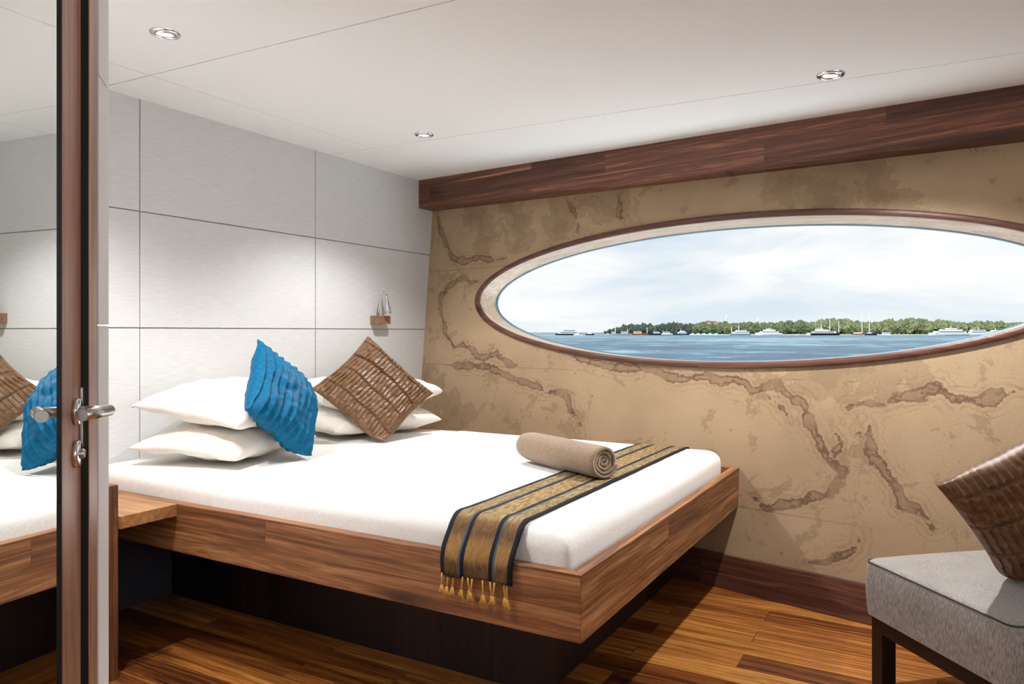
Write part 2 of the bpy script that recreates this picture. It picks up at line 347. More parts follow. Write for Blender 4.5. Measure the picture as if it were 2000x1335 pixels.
# ceiling: backing and panels (tilted)
cl = tag(obj('ceiling', hexa(B(), [(-3.2, -2.7, CZ(-2.7)+.012), (4.4, -2.7, CZ(-2.7)+.012), (4.4, 3.05, CZ(3.05)+.012), (-3.2, 3.05, CZ(3.05)+.012),
    (-3.2, -2.7, CZ(-2.7)+.1), (4.4, -2.7, CZ(-2.7)+.1), (4.4, 3.05, CZ(3.05)+.1), (-3.2, 3.05, CZ(3.05)+.1)]), M['ceil_gap']), 'cream panelled ceiling', 'ceiling', kind='structure')
L1 = lambda y: 1.728 + .026*(y-1.172); L2 = lambda y: 2.872 + .070*y; E_ = lambda y: 4.2; L0 = lambda y: -3.1
bm = B(); g = .0025
for (y0, y1) in ((-2.65, 2.598-g), (2.598+g*.5, 2.95)):
    for a, b_ in ((L0, L1), (L1, L2), (L2, E_)):
        q = []
        for dz in (0, .0118):
            for (f, s_, y) in ((a, g, y0), (b_, -g, y0), (b_, -g, y1), (a, g, y1)): q.append((f(y)+s_, y, CZ(y)+dz))
        hexa(bm, q)
obj('ceiling_panels', bm, M['ceil'], cl)

# hull wall of veined stone with the oval opening
CY, CZW, RA, RB = .98, 1.345, 1.485, .352
vpx = dict(
 a=[(2.87,1.90),(2.86,1.80),(2.80,1.68),(2.74,1.60),(2.62,1.575),(2.50,1.57),(2.40,1.60)],
)
PL = [[(852,400),(858,440),(868,470),(885,503),(910,512),(935,502),(965,508),(988,503)],
 [(940,548),(918,552),(908,540),(890,548),(875,560),(862,580),(860,606),(868,632),(870,650),(887,678)],
 [(877,659),(887,678),(904,673),(921,680),(933,697),(954,695),(971,690),(986,705),(1003,714),(1040,716)],
 [(862,713),(905,714),(950,716),(980,728),(1015,745),(1047,753),(1066,766),(1093,764),(1108,776),(1114,800),(1131,818),(1135,840),(1143,862)],
 [(1100,690),(1125,697),(1160,708),(1200,717),(1252,719),(1284,725),(1305,734),(1326,739),(1347,739),(1378,735),(1406,743),(1431,738),(1452,746),(1473,763),(1494,755),(1515,747),(1536,767),(1549,778),(1570,782),(1574,809),(1584,830),(1599,862),(1616,893),(1630,908),(1648,919),(1637,942),(1618,965),(1587,969),(1549,982),(1511,990),(1490,990),(1473,973),(1454,965),(1430,965)],
 [(1655,795),(1679,787),(1695,787),(1727,791),(1748,779),(1769,774),(1800,768),(1832,755),(1853,774),(1868,783),(1905,781),(1924,785),(1947,770),(1970,762),(2000,766),(2040,775)],
 [(1693,790),(1698,825),(1698,850),(1702,881),(1717,904),(1734,925),(1746,948),(1757,969),(1760,984),(1790,990),(1819,1032),(1845,1026)],
 [(1698,830),(1674,830),(1672,842),(1682,848),(1698,850)],
 [(1668,1024),(1680,1045),(1675,1068),(1643,1085),(1612,1099),(1570,1099)],
 [(1103,370),(1104,384),(1114,401),(1122,416),(1127,430),(1129,452)],
 [(1206,362),(1208,380),(1211,401),(1208,422),(1225,430),(1240,434)],
 [(1500,775),(1530,800),(1545,830)], [(1620,820),(1640,860),(1628,900),(1640,940)]]
BL = [[(993,390),(1005,425),(1015,460)], [(1522,372),(1540,375)], [(1590,340),(1610,380),(1600,410)], [(1700,340),(1720,380)],
 [(848,760),(852,800),(848,825)], [(893,800),(900,812)], [(930,420),(950,470)], [(1080,400),(1095,440)], [(1600,730),(1700,725),(1760,715)], [(1150,395),(1200,420)]]
Fv = np.array([math.cos(YAW), math.sin(YAW), 0]); Rv = np.array([math.sin(YAW), -math.cos(YAW), 0])
def hull_yz(x, y):      # where a sight line meets the hull wall
    d = Fv + Rv*(x-1000)/1450 + np.array([0, 0, 1])*(648-y)/1450
    n = np.array([1, -.216, -.111]); c = np.array([0, 0, 1.15]); t = np.dot(np.array([3.192, 0, 0])-c, n)/np.dot(d, n)
    P = c + d*t; return (P[1], P[2])
def segdist(P, lines, taper=0.0):
    best = np.full(len(P), 9.0)
    for li, L in enumerate(lines):
        q = np.array([hull_yz(*a) for a in L]); ln = np.linalg.norm(q[1:]-q[:-1], axis=1); tot = ln.sum(); s0 = 0.0
        for i in range(len(q)-1):
            a, b = q[i], q[i+1]; ab = b-a; t = np.clip(((P-a)@ab)/(ab@ab), 0, 1)
            d = np.linalg.norm(P-(a+t[:, None]*ab), axis=1)
            if taper:       # veins thin out to their ends and swell and pinch along their length
                sa = s0 + t*ln[i]; e = np.minimum(sa, tot-sa)
                d = d + taper*np.clip(1-e/.16, 0, 1) + .004*np.sin(sa*23+li*2.1) + .003*np.sin(sa*57+li)
            best = np.minimum(best, d); s0 += ln[i]
    return best
Y0, Y1, Z0, Z1 = -2.68, 2.93, -.02, 2.2
NA, NR = 900, 84
ths = sorted(set([2*math.pi*k/NA for k in range(NA)]))
cor = [math.atan2((zc-CZW)/RB, (yc-CY)/RA) % (2*math.pi) for yc in (Y0, Y1) for zc in (Z0, Z1)]
for c_ in cor:
    k = min(range(len(ths)), key=lambda i: abs(ths[i]-c_)); ths[k] = c_
P = []
for t in ths:
    ex, ez = RA*math.cos(t), RB*math.sin(t)
    s = min([((Y1-CY) if ex > 0 else (Y0-CY))/ex if abs(ex) > 1e-9 else 1e9, ((Z1-CZW) if ez > 0 else (Z0-CZW))/ez if abs(ez) > 1e-9 else 1e9])
    for k in range(NR+1):
        q = 1 + (s-1)*k/NR; P.append((CY+ex*q, CZW+ez*q))
P = np.array(P); nA = len(ths)
verts = [(HX(y, z), y, z) for y, z in P]
faces = [(i*(NR+1)+k, ((i+1) % nA)*(NR+1)+k, ((i+1) % nA)*(NR+1)+k+1, i*(NR+1)+k+1) for i in range(nA) for k in range(NR)]
wr = tag(obj('wall_right', (verts, faces), M['stone'], smooth=True), 'sloping tan veined stone wall with the oval window', 'wall', kind='structure')
me = wr.data
sd_ = np.full(len(P), 9.0)
for z in (.366, .944, 1.547): sd_ = np.minimum(sd_, np.abs(P[:, 1]-z))
for (y, z0, z1) in ((1.508, .366, .944), (.327, .366, .944), (-.85, .366, .944), (2.72, .366, .944), (2.005, .944, 1.547), (.775, .944, 1.2), (-.242, .944, 1.547), (.394, 1.547, 2.2), (1.57, 1.547, 2.2), (2.85, 1.547, 2.2), (-.2, 0, .366), (1.0, 0, .366)):
    dz = np.maximum(np.maximum(z0-P[:, 1], P[:, 1]-z1), 0); sd_ = np.minimum(sd_, np.hypot(P[:, 0]-y, dz))
for nm, dat in (('vein', segdist(P, PL, .022)), ('blotch', np.clip(1-segdist(P, BL)/.16, 0, 1)), ('seam', sd_)):
    at = me.attributes.new(nm, 'FLOAT', 'POINT'); at.data.foreach_set('value', dat.astype(np.float32))

# oval window: rim, reveal, gasket, pane
w1 = root('window_1', (HX(CY, 1.0), CY, 1.0), 'wide oval window framed in wood on the stone wall', 'window', kind='structure'); wo = w1.location.copy()
def ring(bm, loops, n=240):
    rs = []
    for (a, b_, cz, off) in loops:
        rs.append([bm.verts.new((HX(CY+a*math.cos(t), cz+b_*math.sin(t), off), CY+a*math.cos(t), cz+b_*math.sin(t))) for t in [2*math.pi*k/n for k in range(n)]])
    for q in range(len(rs)-1):
        for k in range(n): bm.faces.new((rs[q][k], rs[q][(k+1) % n], rs[q+1][(k+1) % n], rs[q+1][k]))
    return bm
tag(obj('window_frame', ring(B(), [(1.50, .365, 1.345, .02), (1.50, .365, 1.345, -.010), (1.497, .362, 1.345, -.013), (1.464, .338, 1.345, -.013), (1.461, .335, 1.345, -.010), (1.461, .335, 1.345, .005)]), M['rim'], w1, wo, True), kind='structure')
tag(obj('window_reveal', ring(B(), [(1.4609, .3349, 1.345, .003), (1.44, .330, 1.339, .075), (1.428, .327, 1.333, .15), (1.43, .328, 1.333, .17)]), M['reveal'], w1, wo, True), kind='structure')
tag(obj('window_gasket', ring(B(), [(1.4285, .3275, 1.333, .140), (1.421, .322, 1.333, .143), (1.420, .3215, 1.333, .156)]), M['gasket'], w1, wo, True), kind='structure')
bm = B(); vs = [bm.verts.new((HX(CY+1.425*math.cos(t), 1.333+.326*math.sin(t), .152), CY+1.425*math.cos(t), 1.333+.326*math.sin(t))) for t in [2*math.pi*k/160 for k in range(160)]]
bm.faces.new(vs); tag(obj('window_pane', bm, M['glass'], w1, wo), 'clear window glass', kind='structure')

# beam under the ceiling and skirting on the hull side
BX = lambda y: 3.885 + .2092*(y-2.922)
q = []
for dz in (-.180, .01):
    for (dx, y) in ((0, -2.66), (.4, -2.66), (.4, 2.925), (0, 2.925)): q.append((BX(y)+dx, y, CZ(y)+dz))
tag(obj('trim_1', hexa(B(), q, .003), M['beam']), 'dark walnut beam between stone wall and ceiling', 'beam', kind='structure')
q = []
for z in (0, .15):
    for (dx, y) in ((-.018, -2.66), (.05, -2.66), (.05, 2.925), (-.018, 2.925)): q.append((HX(y, z)+dx, y, z))
tag(obj('baseboard_right', hexa(B(), q, .002), M['base']), 'dark walnut skirting along the stone wall', 'baseboard', kind='structure')
# aft wall behind the camera with a window opening
bm = B()
for lo, hi in (((-3.2, -2.72, 0), (4.2, -2.62, 1.15)), ((-3.2, -2.72, 1.9), (4.2, -2.62, 2.1)), ((-3.2, -2.72, 1.15), (-1.2, -2.62, 1.9)), ((2.0, -2.72, 1.15), (4.2, -2.62, 1.9))): box(bm, lo, hi)
tag(obj('wall_back', bm, M['white']), 'white wall behind the viewer', 'wall', kind='structure')

# partition with mirrored door (diagonal)
AE = R(48.6); EV = Vector((math.cos(AE), math.sin(AE), 0)); NV = Vector((EV.y, -EV.x, 0)); P0 = Vector((.992, 1.609, 0))
def W(s, n, z): return P0 + EV*s + NV*n + Vector((0, 0, z))
def pbox(bm, s0, s1, n0, n1, z0, z1, bev=0):
    return hexa(bm, [W(s0, n1, z0), W(s1, n1, z0), W(s1, n0, z0), W(s0, n0, z0), W(s0, n1, z1), W(s1, n1, z1), W(s1, n0, z1), W(s0, n0, z1)], bev)
ZT = 2.0
NW, NS = .0203, .006
bm = B()
for z0, z1 in ((0, 1.162), (1.166, 1.655), (1.659, 2.09)): pbox(bm, -.2135, -.1115, -.06, NW, z0, z1, .001)
pbox(bm, -4.9, -1.38, -.06, NW, 0, 2.0)
hexa(bm, [W(-.20, -.05, 0), W(-.115, -.05, 0), Vector((1.28, 2.92, 0)), Vector((1.18, 2.92, 0)), W(-.20, -.05, 2.1), W(-.115, -.05, 2.1), Vector((1.28, 2.92, 2.1)), Vector((1.18, 2.92, 2.1))])
tag(obj('wall_front', bm, M['white']), 'white partition edge beside the door', 'wall', kind='structure')
bm = B(); pbox(bm, -.2285, -.2137, -.05, .014, 0, 2.08); pbox(bm, -1.38, -.2285, -.05, NW, 2.0, 2.05); pbox(bm, -.2980, -.2287, -.05, NW-.002, 0, 2.0)
jb = tag(obj('trim_2', bm, M['black']), 'dark rebate around the mirrored door', 'door frame', kind='structure')
bm = B(); pbox(bm, -.2985, -.2285, NW-.002, NW, 0, 2.0, .0006)
tag(obj('door_jamb', bm, M['door'], jb), kind='structure')
bm = B(); pbox(bm, -.3150, -.2990, NS, NS+.006, .936, 1.048, .0015)
tag(obj('strike_plate', bm, M['steel'], jb), kind='structure')
dr = root('door_1', W(-.86, 0, .01), 'mirrored door with wooden stile and steel lever handle', 'door', kind='structure'); do = dr.location.copy()
bm = B(); pbox(bm, -.4349, -.2986, -.03, NS, .01, 1.99, .001); tag(obj('stile', bm, M['door'], dr, do), kind='structure')
bm = B(); pbox(bm, -1.37, -1.24, -.03, NS, .01, 1.99, .001); tag(obj('stile', bm, M['door'], dr, do), kind='structure')
bm = B(); pbox(bm, -.4385, -.4345, -.02, NS-.0003, .01, 1.99); tag(obj('glazing_bead', bm, M['black'], dr, do), kind='structure')
bm = B(); ma = AE-R(.3); me_ = Vector((math.cos(ma), math.sin(ma), 0)); mn_ = Vector((me_.y, -me_.x, 0)); mp_ = W(-.8, 0, 0)
hexa(bm, [mp_+me_*a+mn_*b_+Vector((0, 0, z)) for z in (.01, 1.99) for a, b_ in ((-.44, 0), (.3605, 0), (.3605, -.014), (-.44, -.014))]); tag(obj('mirror_panel', bm, M['mirror'], dr, do), 'mirrored glass', kind='structure')
SR = -.347
def rose(z):
    return lathe(B(), W(SR, NS, z), NV, [(.0, 0), (.0245, 0), (.0245, .006), (.022, .009), (0, .009)], 40)
hd = tag(obj('door_handle', rose(1.007), M['chrome'], dr, do, True), 'brushed steel lever on round rose', kind='structure')
bm = B(); c0 = W(SR, NS+.006, 1.007); c1 = W(SR, NS+.051, 1.007); fw = Vector((math.cos(YAW), math.sin(YAW), 0))
tube(bm, [c0, c1+NV*.004], .0095, 24); tube(bm, [c1+fw*.010, c1-fw*.078], .0105, 28)
tag(obj('lever', bm, M['steel'], hd, do, False), kind='structure')
for p in bpy.data.objects['lever'].data.polygons: p.use_smooth = len(p.vertices) == 4
lc = tag(obj('lock_rose', rose(.931), M['chrome'], dr, do, True), kind='structure')
bm = lathe(B(), W(SR, NS+.0085, .931), NV, [(0, .0), (.009, 0), (.009, .006), (.007, .008), (0, .008)], 24)
tag(obj('lock_cylinder', bm, M['steel'], lc, do, True), kind='structure')
bm = B(); pbox(bm, SR-.0015, SR+.0015, NS+.016, NS+.0172, .925, .936); tag(obj('keyhole', bm, M['black'], lc, do), kind='structure')

# ------------------------------------------------------------------ ceiling spotlights
def spot(x, y, label, pw=1.0):
    r = root('ceiling_spotlight', (x, y, CZ(y)), label, 'ceiling light', 'recessed ceiling spotlights'); o = r.location.copy()
    dn = Vector((0, .031, -1)).normalized()
    obj('trim_ring', lathe(B(), (x, y, CZ(y)), dn, [(.047, -.001), (.047, .003), (.044, .007), (.037, .008), (.0335, .004), (.033, .0005)], 48), M['chrome'], r, o, True)
    gm = obj('gimbal', lathe(B(), (x, y, CZ(y)), Vector((.06, .1, -1)), [(.0325, .0035), (.0310, .0075), (.028, .008), (.026, .0045)], 40), M['steel'], r, o, True)
    bm = lathe(B(), (x, y, CZ(y)), Vector((.06, .1, -1)), [(.0262, .0048), (.015, .0062), (0, .0066)], 32); obj('bulb', bm, M['bulb'], gm, o, True)
    l = bpy.data.lights.new('spot_beam', 'SPOT'); l.energy = LAMP_W*pw; l.spot_size = R(126); l.spot_blend = .6; l.shadow_soft_size = .022; l.color = (1, .985, .965)
    lo = bpy.data.objects.new('spot_beam', l); COL.objects.link(lo); lo.parent = r; lo.location = (0, 0, -.03)
spot(1.516, 2.153, 'chrome recessed spotlight in the ceiling nearest the mirrored door', .8)
spot(2.920, 2.166, 'small chrome recessed spotlight in the ceiling above the head of the bed by the beam')
spot(2.817, .325, 'chrome recessed spotlight in the ceiling above the oval window', 1.9)
spot(1.13, 2.03, 'chrome recessed spotlight in the ceiling close beside the mirrored door')

# ------------------------------------------------------------------ bed
BXL, BYF, ZB, ZR = 1.70, .775, .368, .54
bed = root('bed', (2.4, 1.9, 0), 'low walnut platform bed between the panelled wall and the stone wall', 'bed'); bo = bed.location.copy()
T = .035
bm = B(); hexa(bm, [(BXL, BYF, ZB), (BXL+T, BYF+T, ZB), (BXL+T, 2.92, ZB), (BXL, 2.92, ZB), (BXL, BYF, ZR), (BXL+T, BYF+T, ZR), (BXL+T, 2.92, ZR), (BXL, 2.92, ZR)], .0015)
obj('side_rail', bm, M['rail_y'], bed, bo)
xh = lambda y, z: HX(y, z) - .004
bm = B(); hexa(bm, [(BXL, BYF, ZB), (xh(BYF, ZB), BYF, ZB), (xh(BYF+T, ZB), BYF+T, ZB), (BXL+T, BYF+T, ZB), (BXL, BYF, ZR), (xh(BYF, ZR), BYF, ZR), (xh(BYF+T, ZR), BYF+T, ZR), (BXL+T, BYF+T, ZR)], .0015)
obj('foot_rail', bm, M['rail_x'], bed, bo)
bm = B(); hexa(bm, [(xh(BYF+T, ZB)-T, BYF+T, ZB), (xh(BYF+T, ZB), BYF+T, ZB), (xh(2.92, ZB), 2.92, ZB), (xh(2.92, ZB)-T, 2.92, ZB), (xh(BYF+T, ZR)-T, BYF+T, ZR), (xh(BYF+T, ZR), BYF+T, ZR), (xh(2.92, ZR), 2.92, ZR), (xh(2.92, ZR)-T, 2.92, ZR)], .0015)
obj('wall_rail', bm, M['rail_h'], bed, bo)
bm = B(); z0, z1 = .44, .47
hexa(bm, [(BXL+T, BYF+T, z0), (xh(BYF+T, z0)-T, BYF+T, z0), (xh(2.92, z0)-T, 2.92, z0), (BXL+T, 2.92, z0), (BXL+T, BYF+T, z1), (xh(BYF+T, z0)-T, BYF+T, z1), (xh(2.92, z0)-T, 2.92, z1), (BXL+T, 2.92, z1)])
obj('deck_board', bm, M['rail_h'], bed, bo)
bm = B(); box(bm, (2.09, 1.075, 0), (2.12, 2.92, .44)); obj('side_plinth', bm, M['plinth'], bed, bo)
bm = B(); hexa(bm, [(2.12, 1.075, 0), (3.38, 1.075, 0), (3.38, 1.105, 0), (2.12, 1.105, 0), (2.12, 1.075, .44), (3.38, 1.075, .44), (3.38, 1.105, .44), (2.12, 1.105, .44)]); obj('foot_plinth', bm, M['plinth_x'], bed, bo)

# bedside shelf
sh = root('bedside_shelf', (1.48, 2.6, 0), 'wooden bedside shelf with end panel between bed and partition', 'shelf'); so_ = sh.location.copy()
bm = B(); box(bm, (1.455, 2.36, 0), (1.49, 2.92, .643), .0015); obj('end_panel', bm, M['post'], sh, so_)
bm = B(); box(bm, (1.49, 2.345, .497), (1.699, 2.92, .539), .001); obj('shelf_board', bm, M['shelf'], sh, so_)

# mattress
def rbox(lo, hi, rad, soft=0, sub=30, rxy=.018):
    """block with a rounded top edge, mitred at the corners"""
    bm = B(); c = [(lo[i]+hi[i])/2 for i in range(3)]; h = [(hi[i]-lo[i])/2 for i in range(3)]
    bmesh.ops.create_cube(bm, size=2)
    bmesh.ops.subdivide_edges(bm, edges=bm.edges[:], cuts=sub, use_grid_fill=True)
    for v in bm.verts:
        p = [math.copysign(1-(1-abs(v.co[i]))**(1.8 if i < 2 else 1.5), v.co[i])*h[i] for i in range(3)]
        dx, dy = abs(p[0])-(h[0]-rxy), abs(p[1])-(h[1]-rxy)
        if dx > 0 and dy > 0:
            l = math.hypot(dx, dy); k = min(1, rxy/l) if l > rxy else 1
            p[0] = math.copysign(h[0]-rxy+dx*k, p[0]); p[1] = math.copysign(h[1]-rxy+dy*k, p[1])
        zt = p[2]-(h[2]-rad)
        if zt > 0:
            th = min(1, zt/rad)*math.pi/2; s_ = rad*(1-math.cos(th)); p[2] = h[2]-rad+rad*math.sin(th)
            p[0] *= (h[0]-s_)/h[0]; p[1] *= (h[1]-s_)/h[1]
        if soft:
            q = [p[i]+c[i] for i in range(3)]; n = mnoise.noise(Vector((q[0]*2.2, q[1]*2.2, q[2]*3)))
            p[2] += soft*n*(1 if p[2] > 0 else 0); 
            if abs(p[2]) < h[2]*.9: p[1] += soft*.6*mnoise.noise(Vector((q[0]*5, 3, q[2]*9))); p[0] += soft*.6*mnoise.noise(Vector((3, q[1]*5, q[2]*9)))
        v.co = Vector([c[i]+p[i] for i in range(3)])
    return bm
mt = root('mattress', (2.5, 1.88, .47), 'thick white mattress in cotton sheets on the walnut bed', 'mattress'); mo = mt.location.copy()
obj('fitted_sheet', rbox((1.742, .832, .471), (3.31, 2.915, .625), .055, soft=.003), M['sheet'], mt, mo, True)
ts_ = obj('top_sheet', rbox((1.737, .827, .472), (3.315, 2.235, .630), .057, soft=.003), M['blanket'], mt, mo, True)

for k, (y0, r_) in enumerate(((2.165, .0016), (2.20, .0011), (2.225, .0011))):
    pts = [(1.80+1.44*i/40, y0+.004*mnoise.noise(Vector((i*.3, k, 0))), .6305+.0026*mnoise.noise(Vector(((1.80+1.44*i/40)*2.2, y0*2.2, 1.89)))) for i in range(41)]
    obj('hem', tube(B(), pts, r_, 6), M['blanket'], ts_, mo, True)

# ------------------------------------------------------------------ cushions and pillows
def cush(L, Wd, T, pull=.06, disp=None, N=96, flat=1.0, droop=0, seed=0, pw=.5, edge=1.0, N2=None):
    N2 = N2 or N
    sp_ = lambda n: [math.sin(math.pi/2*t)*.55+t*.45 for t in [-1+2*i/n for i in range(n+1)]]
    S, S2 = sp_(N), sp_(N2)
    V, Fc, idx = [], [], {}
    for side in (1, -1):
        for i, u in enumerate(S):
            for j, v in enumerate(S2):
                bd = i in (0, N) or j in (0, N2)
                if bd and side == -1: idx[(side, i, j)] = idx[(1, i, j)]; continue
                x = L/2*(u - pull*(u**3)*(1-v*v)); y = Wd/2*(v - pull*(v**3)*(1-u*u))
                prof = (max(0, (1-u*u)*(1-v*v)))**pw
                z = side*T/2*prof*(flat if side < 0 else 1.0)
                if disp: z += side*disp(u, v, side)*min(1, prof*3)
                n = mnoise.noise(Vector((u*2.2+seed*7.1, v*2.2, side*.7+seed))); n2 = mnoise.noise(Vector((u*6+seed*3.3, v*6, side*1.7+seed)))
                ew = (.012*mnoise.noise(Vector((u*4+seed, v*4, 3.3)))) if bd else 0
                z += (.10*n+.03*n2)*T*edge*(.25+prof) - droop*(u*u*v*v) + ew*edge
                idx[(side, i, j)] = len(V); V.append((x, y, z))
        for i in range(N):
            for j in range(N2):
                q = [idx[(side, i, j)], idx[(side, i+1, j)], idx[(side, i+1, j+1)], idx[(side, i, j+1)]]
                Fc.append(q if side > 0 else q[::-1])
    return V, Fc
def place(name, data, mat, c, U, Vv, label, cat, group=None, rest=None):
    U = Vector(U).normalized(); Vv = Vector(Vv); Vv = (Vv-U*U.dot(Vv)).normalized(); Nn = U.cross(Vv)
    if rest is not None:        # the corner is pressed flat on the surface it stands on
        mw = Matrix(((U.x, Vv.x, Nn.x), (U.y, Vv.y, Nn.y), (U.z, Vv.z, Nn.z))); mi = mw.transposed(); cv = Vector(c); nv_ = []
        for p in data[0]:
            q = mw @ Vector(p) + cv; dz = rest + .05 - q.z
            if dz > 0:
                k_ = .05*(1-math.exp(-dz/.05)); q.z = rest + .05 - k_*.96
                h_ = Vector((Nn.x, Nn.y, 0)); q += h_*(.35*(dz-k_))*(1 if Vector(p).z > 0 else -1)
            nv_.append(tuple(mi @ (q-cv)))
        data = (nv_, data[1])
    me = bpy.data.meshes.new(name); me.from_pydata(data[0], [], data[1]); me.update(); me.materials.append(mat)
    for p in me.polygons: p.use_smooth = True
    o = bpy.data.objects.new(name, me); COL.objects.link(o)
    o.matrix_world = Matrix((( U.x, Vv.x, Nn.x, c[0]), (U.y, Vv.y, Nn.y, c[1]), (U.z, Vv.z, Nn.z, c[2]), (0, 0, 0, 1)))
    return tag(o, label, cat, group)
a1, a2 = R(17), R(-14)
PG = 'white bed pillows'
place('pillow', cush(.64, .47, .165, .05, flat=.75, droop=.015, seed=1, pw=.42), M['pillow'], (2.135, 2.60, .70), (math.cos(a1), math.sin(a1), .0), (-math.sin(a1), math.cos(a1), .05), 'white pillow on the mattress, lower of the stack by the bedside shelf', 'pillow', PG)
place('pillow', cush(.64, .47, .195, .05, flat=.8, droop=.02, seed=2, pw=.42), M['pillow'], (2.15, 2.60, .845), (math.cos(a1), math.sin(a1), -.0), (-math.sin(a1), math.cos(a1), .16), 'white plump pillow on top of the stack by the bedside shelf, behind the blue cushion', 'pillow', PG)
place('pillow', cush(.66, .47, .165, .03, flat=.75, droop=.005, seed=3, pw=.36), M['pillow'], (2.985, 2.60, .70), (math.cos(a2), math.sin(a2), 0), (-math.sin(a2), math.cos(a2), .05), 'white pillow on the mattress, lower of the stack by the stone wall', 'pillow', PG)
place('pillow', cush(.66, .47, .185, .03, flat=.8, droop=-.01, seed=4, pw=.36), M['pillow'], (2.995, 2.60, .84), (math.cos(a2), math.sin(a2), 0.02), (-math.sin(a2), math.cos(a2), .1), 'white pillow on top of the stack by the stone wall, behind the brown cushion', 'pillow', PG)

def fr(x): return x - math.floor(x)
def pleat_blue(u, v, side):
    w_ = u*5.6 + .30*mnoise.noise(Vector((u*1.5, v*2.0, 5.1))) + .05*mnoise.noise(Vector((u*5, v*5, 2.2)))
    f = fr(w_); s = f**1.4 if f < .9 else (1-f)/.1*.86
    k = .5+.5*mnoise.noise(Vector((math.floor(w_)*3.1, v*2.0, 9)))
    return .017*(s-.4)*(.6+.8*k) + .0025*mnoise.noise(Vector((u*7, v*7, 1)))
def pleat_brown(u, v, side):
    vv = v*2.1+.35; b_ = math.floor(vv); f = fr(vv)
    seam = math.exp(-(min(f, 1-f)/.045)**2)*(1.6 if b_ == 0 and f > .5 or b_ == 1 and f < .5 else 1)
    uu = u*11.0 + .45*mnoise.noise(Vector((u*2.2, v*2.6, 2.7))) + .12*(b_ % 2)
    g_ = fr(uu); ridge = (g_/.8)**1.5 if g_ < .8 else (1-g_)/.2
    k = .45+.9*abs(mnoise.noise(Vector((math.floor(uu)*2.3, v*3.5, 4))))*1.6
    sub = math.exp(-((f-.5)/.05)**2)*(.5+.5*math.sin(math.floor(uu)*2.1+b_))
    return -.013*seam + .0085*(ridge-.4)*k*(1-.8*seam) - .004*sub + .005*mnoise.noise(Vector((u*7, v*7, b_)))
place('cushion', cush(.392, .407, .16, .06, pleat_blue, 230, seed=5, pw=.5, N2=110), M['blue'], (2.189, 2.341, 0.865), (0.7645, -.0655, -.6413), (.5837, .4925, .6456), 'turquoise pleated silk cushion standing against the pillows', 'cushion', rest=.631)
place('cushion', cush(.447, .452, .15, .09, pleat_brown, 300, seed=6, pw=.5, N2=170), M['brown'], (2.834, 2.400, 0.860), (.404, -.6263, -.6668), (.8344, -.0464, .5491), 'bronze brown pleated silk cushion standing on the bed', 'cushion', rest=.631)

# ------------------------------------------------------------------ runner, tassels, towel
ru = root('bed_runner', (1.75, 1.0825, .54), 'olive and gold striped woven runner laid across the foot of the bed', 'bed runner'); rv = ru.location.copy()
path = [(3.335-.02, .575), (3.312, .61), (3.285, .631), (3.24, .6335)]
x = 3.2
while x > 1.82: path.append((x, .6345)); x -= .04
for k in range(7):
    a = k/6*R(52); path.append((1.793-.0665*math.sin(a), .5695+.0665*math.cos(a)))
path += [(1.728, .592), (1.714, .573), (1.703, .556), (1.6965, .543), (1.6925, .525), (1.692, .508), (1.693, .492), (1.692, .481)]
V, Fc = [], []; NY = 24
for i, (px, pz) in enumerate(path):
    for j in range(NY+1):
        f = j/NY; wob = .002*mnoise.noise(Vector((i*.35, 0, 0)))+.0015*mnoise.noise(Vector((i*.9, f*3, 4)))
        ripple = .0012*math.sin(f*9+1)+.001*math.sin(f*17)
        last = max(0, (i-len(path)+7)/6)
        yy = .965+.235*f + wob - last*.004*(f-.5)
        V.append((px-ripple*(2.2*last+.1)-.001*last, yy, pz+.0012*abs(math.sin(f*21+i*.3))*(1-last) + (.004*math.sin(f*5+.6)*last if i == len(path)-1 else 0)))
n1 = NY+1
for i in range(len(path)-1):
    for j in range(NY): Fc.append((i*n1+j, i*n1+j+1, (i+1)*n1+j+1, (i+1)*n1+j))
ro = obj('cloth', (V, Fc), M['runner'], ru, rv, True)
ro['label'] = 'gold and brown cloth with navy stripes'; sm = ro.modifiers.new('thick', 'SOLIDIFY'); sm.thickness = .0022; sm.offset = 1
rnd = random.Random(3)
for f in (.035, .125, .2, .33, .40, .46, .60, .70, .76, .885, .92):
    y = 1.2-.235*f; bm = B(); z0 = .483; ln = .03+.008*rnd.random(); dy = (rnd.random()-.5)*.016; x0 = 1.6905
    tube(bm, [(x0, y, z0), (x0-.001, y+dy*.2, z0-ln*.4), (x0-.0005, y+dy*.7, z0-ln)], [.0024, .0021, .0024], 8)
    for k in range(7):
        a = (k-3)*.0016; tube(bm, [(x0-.0005, y+dy*.7+a*.4, z0-ln+.001), (x0-.001+.001*(k % 2), y+dy+a*1.3, z0-ln-.014), (x0-.0012*(k % 3), y+dy*1.2+a*(1.8+rnd.random()), z0-ln-.023-.004*rnd.random())], [.0015, .0014, .0009], 5)
    obj('tassel', bm, M['tassel'], ro, rv, True)
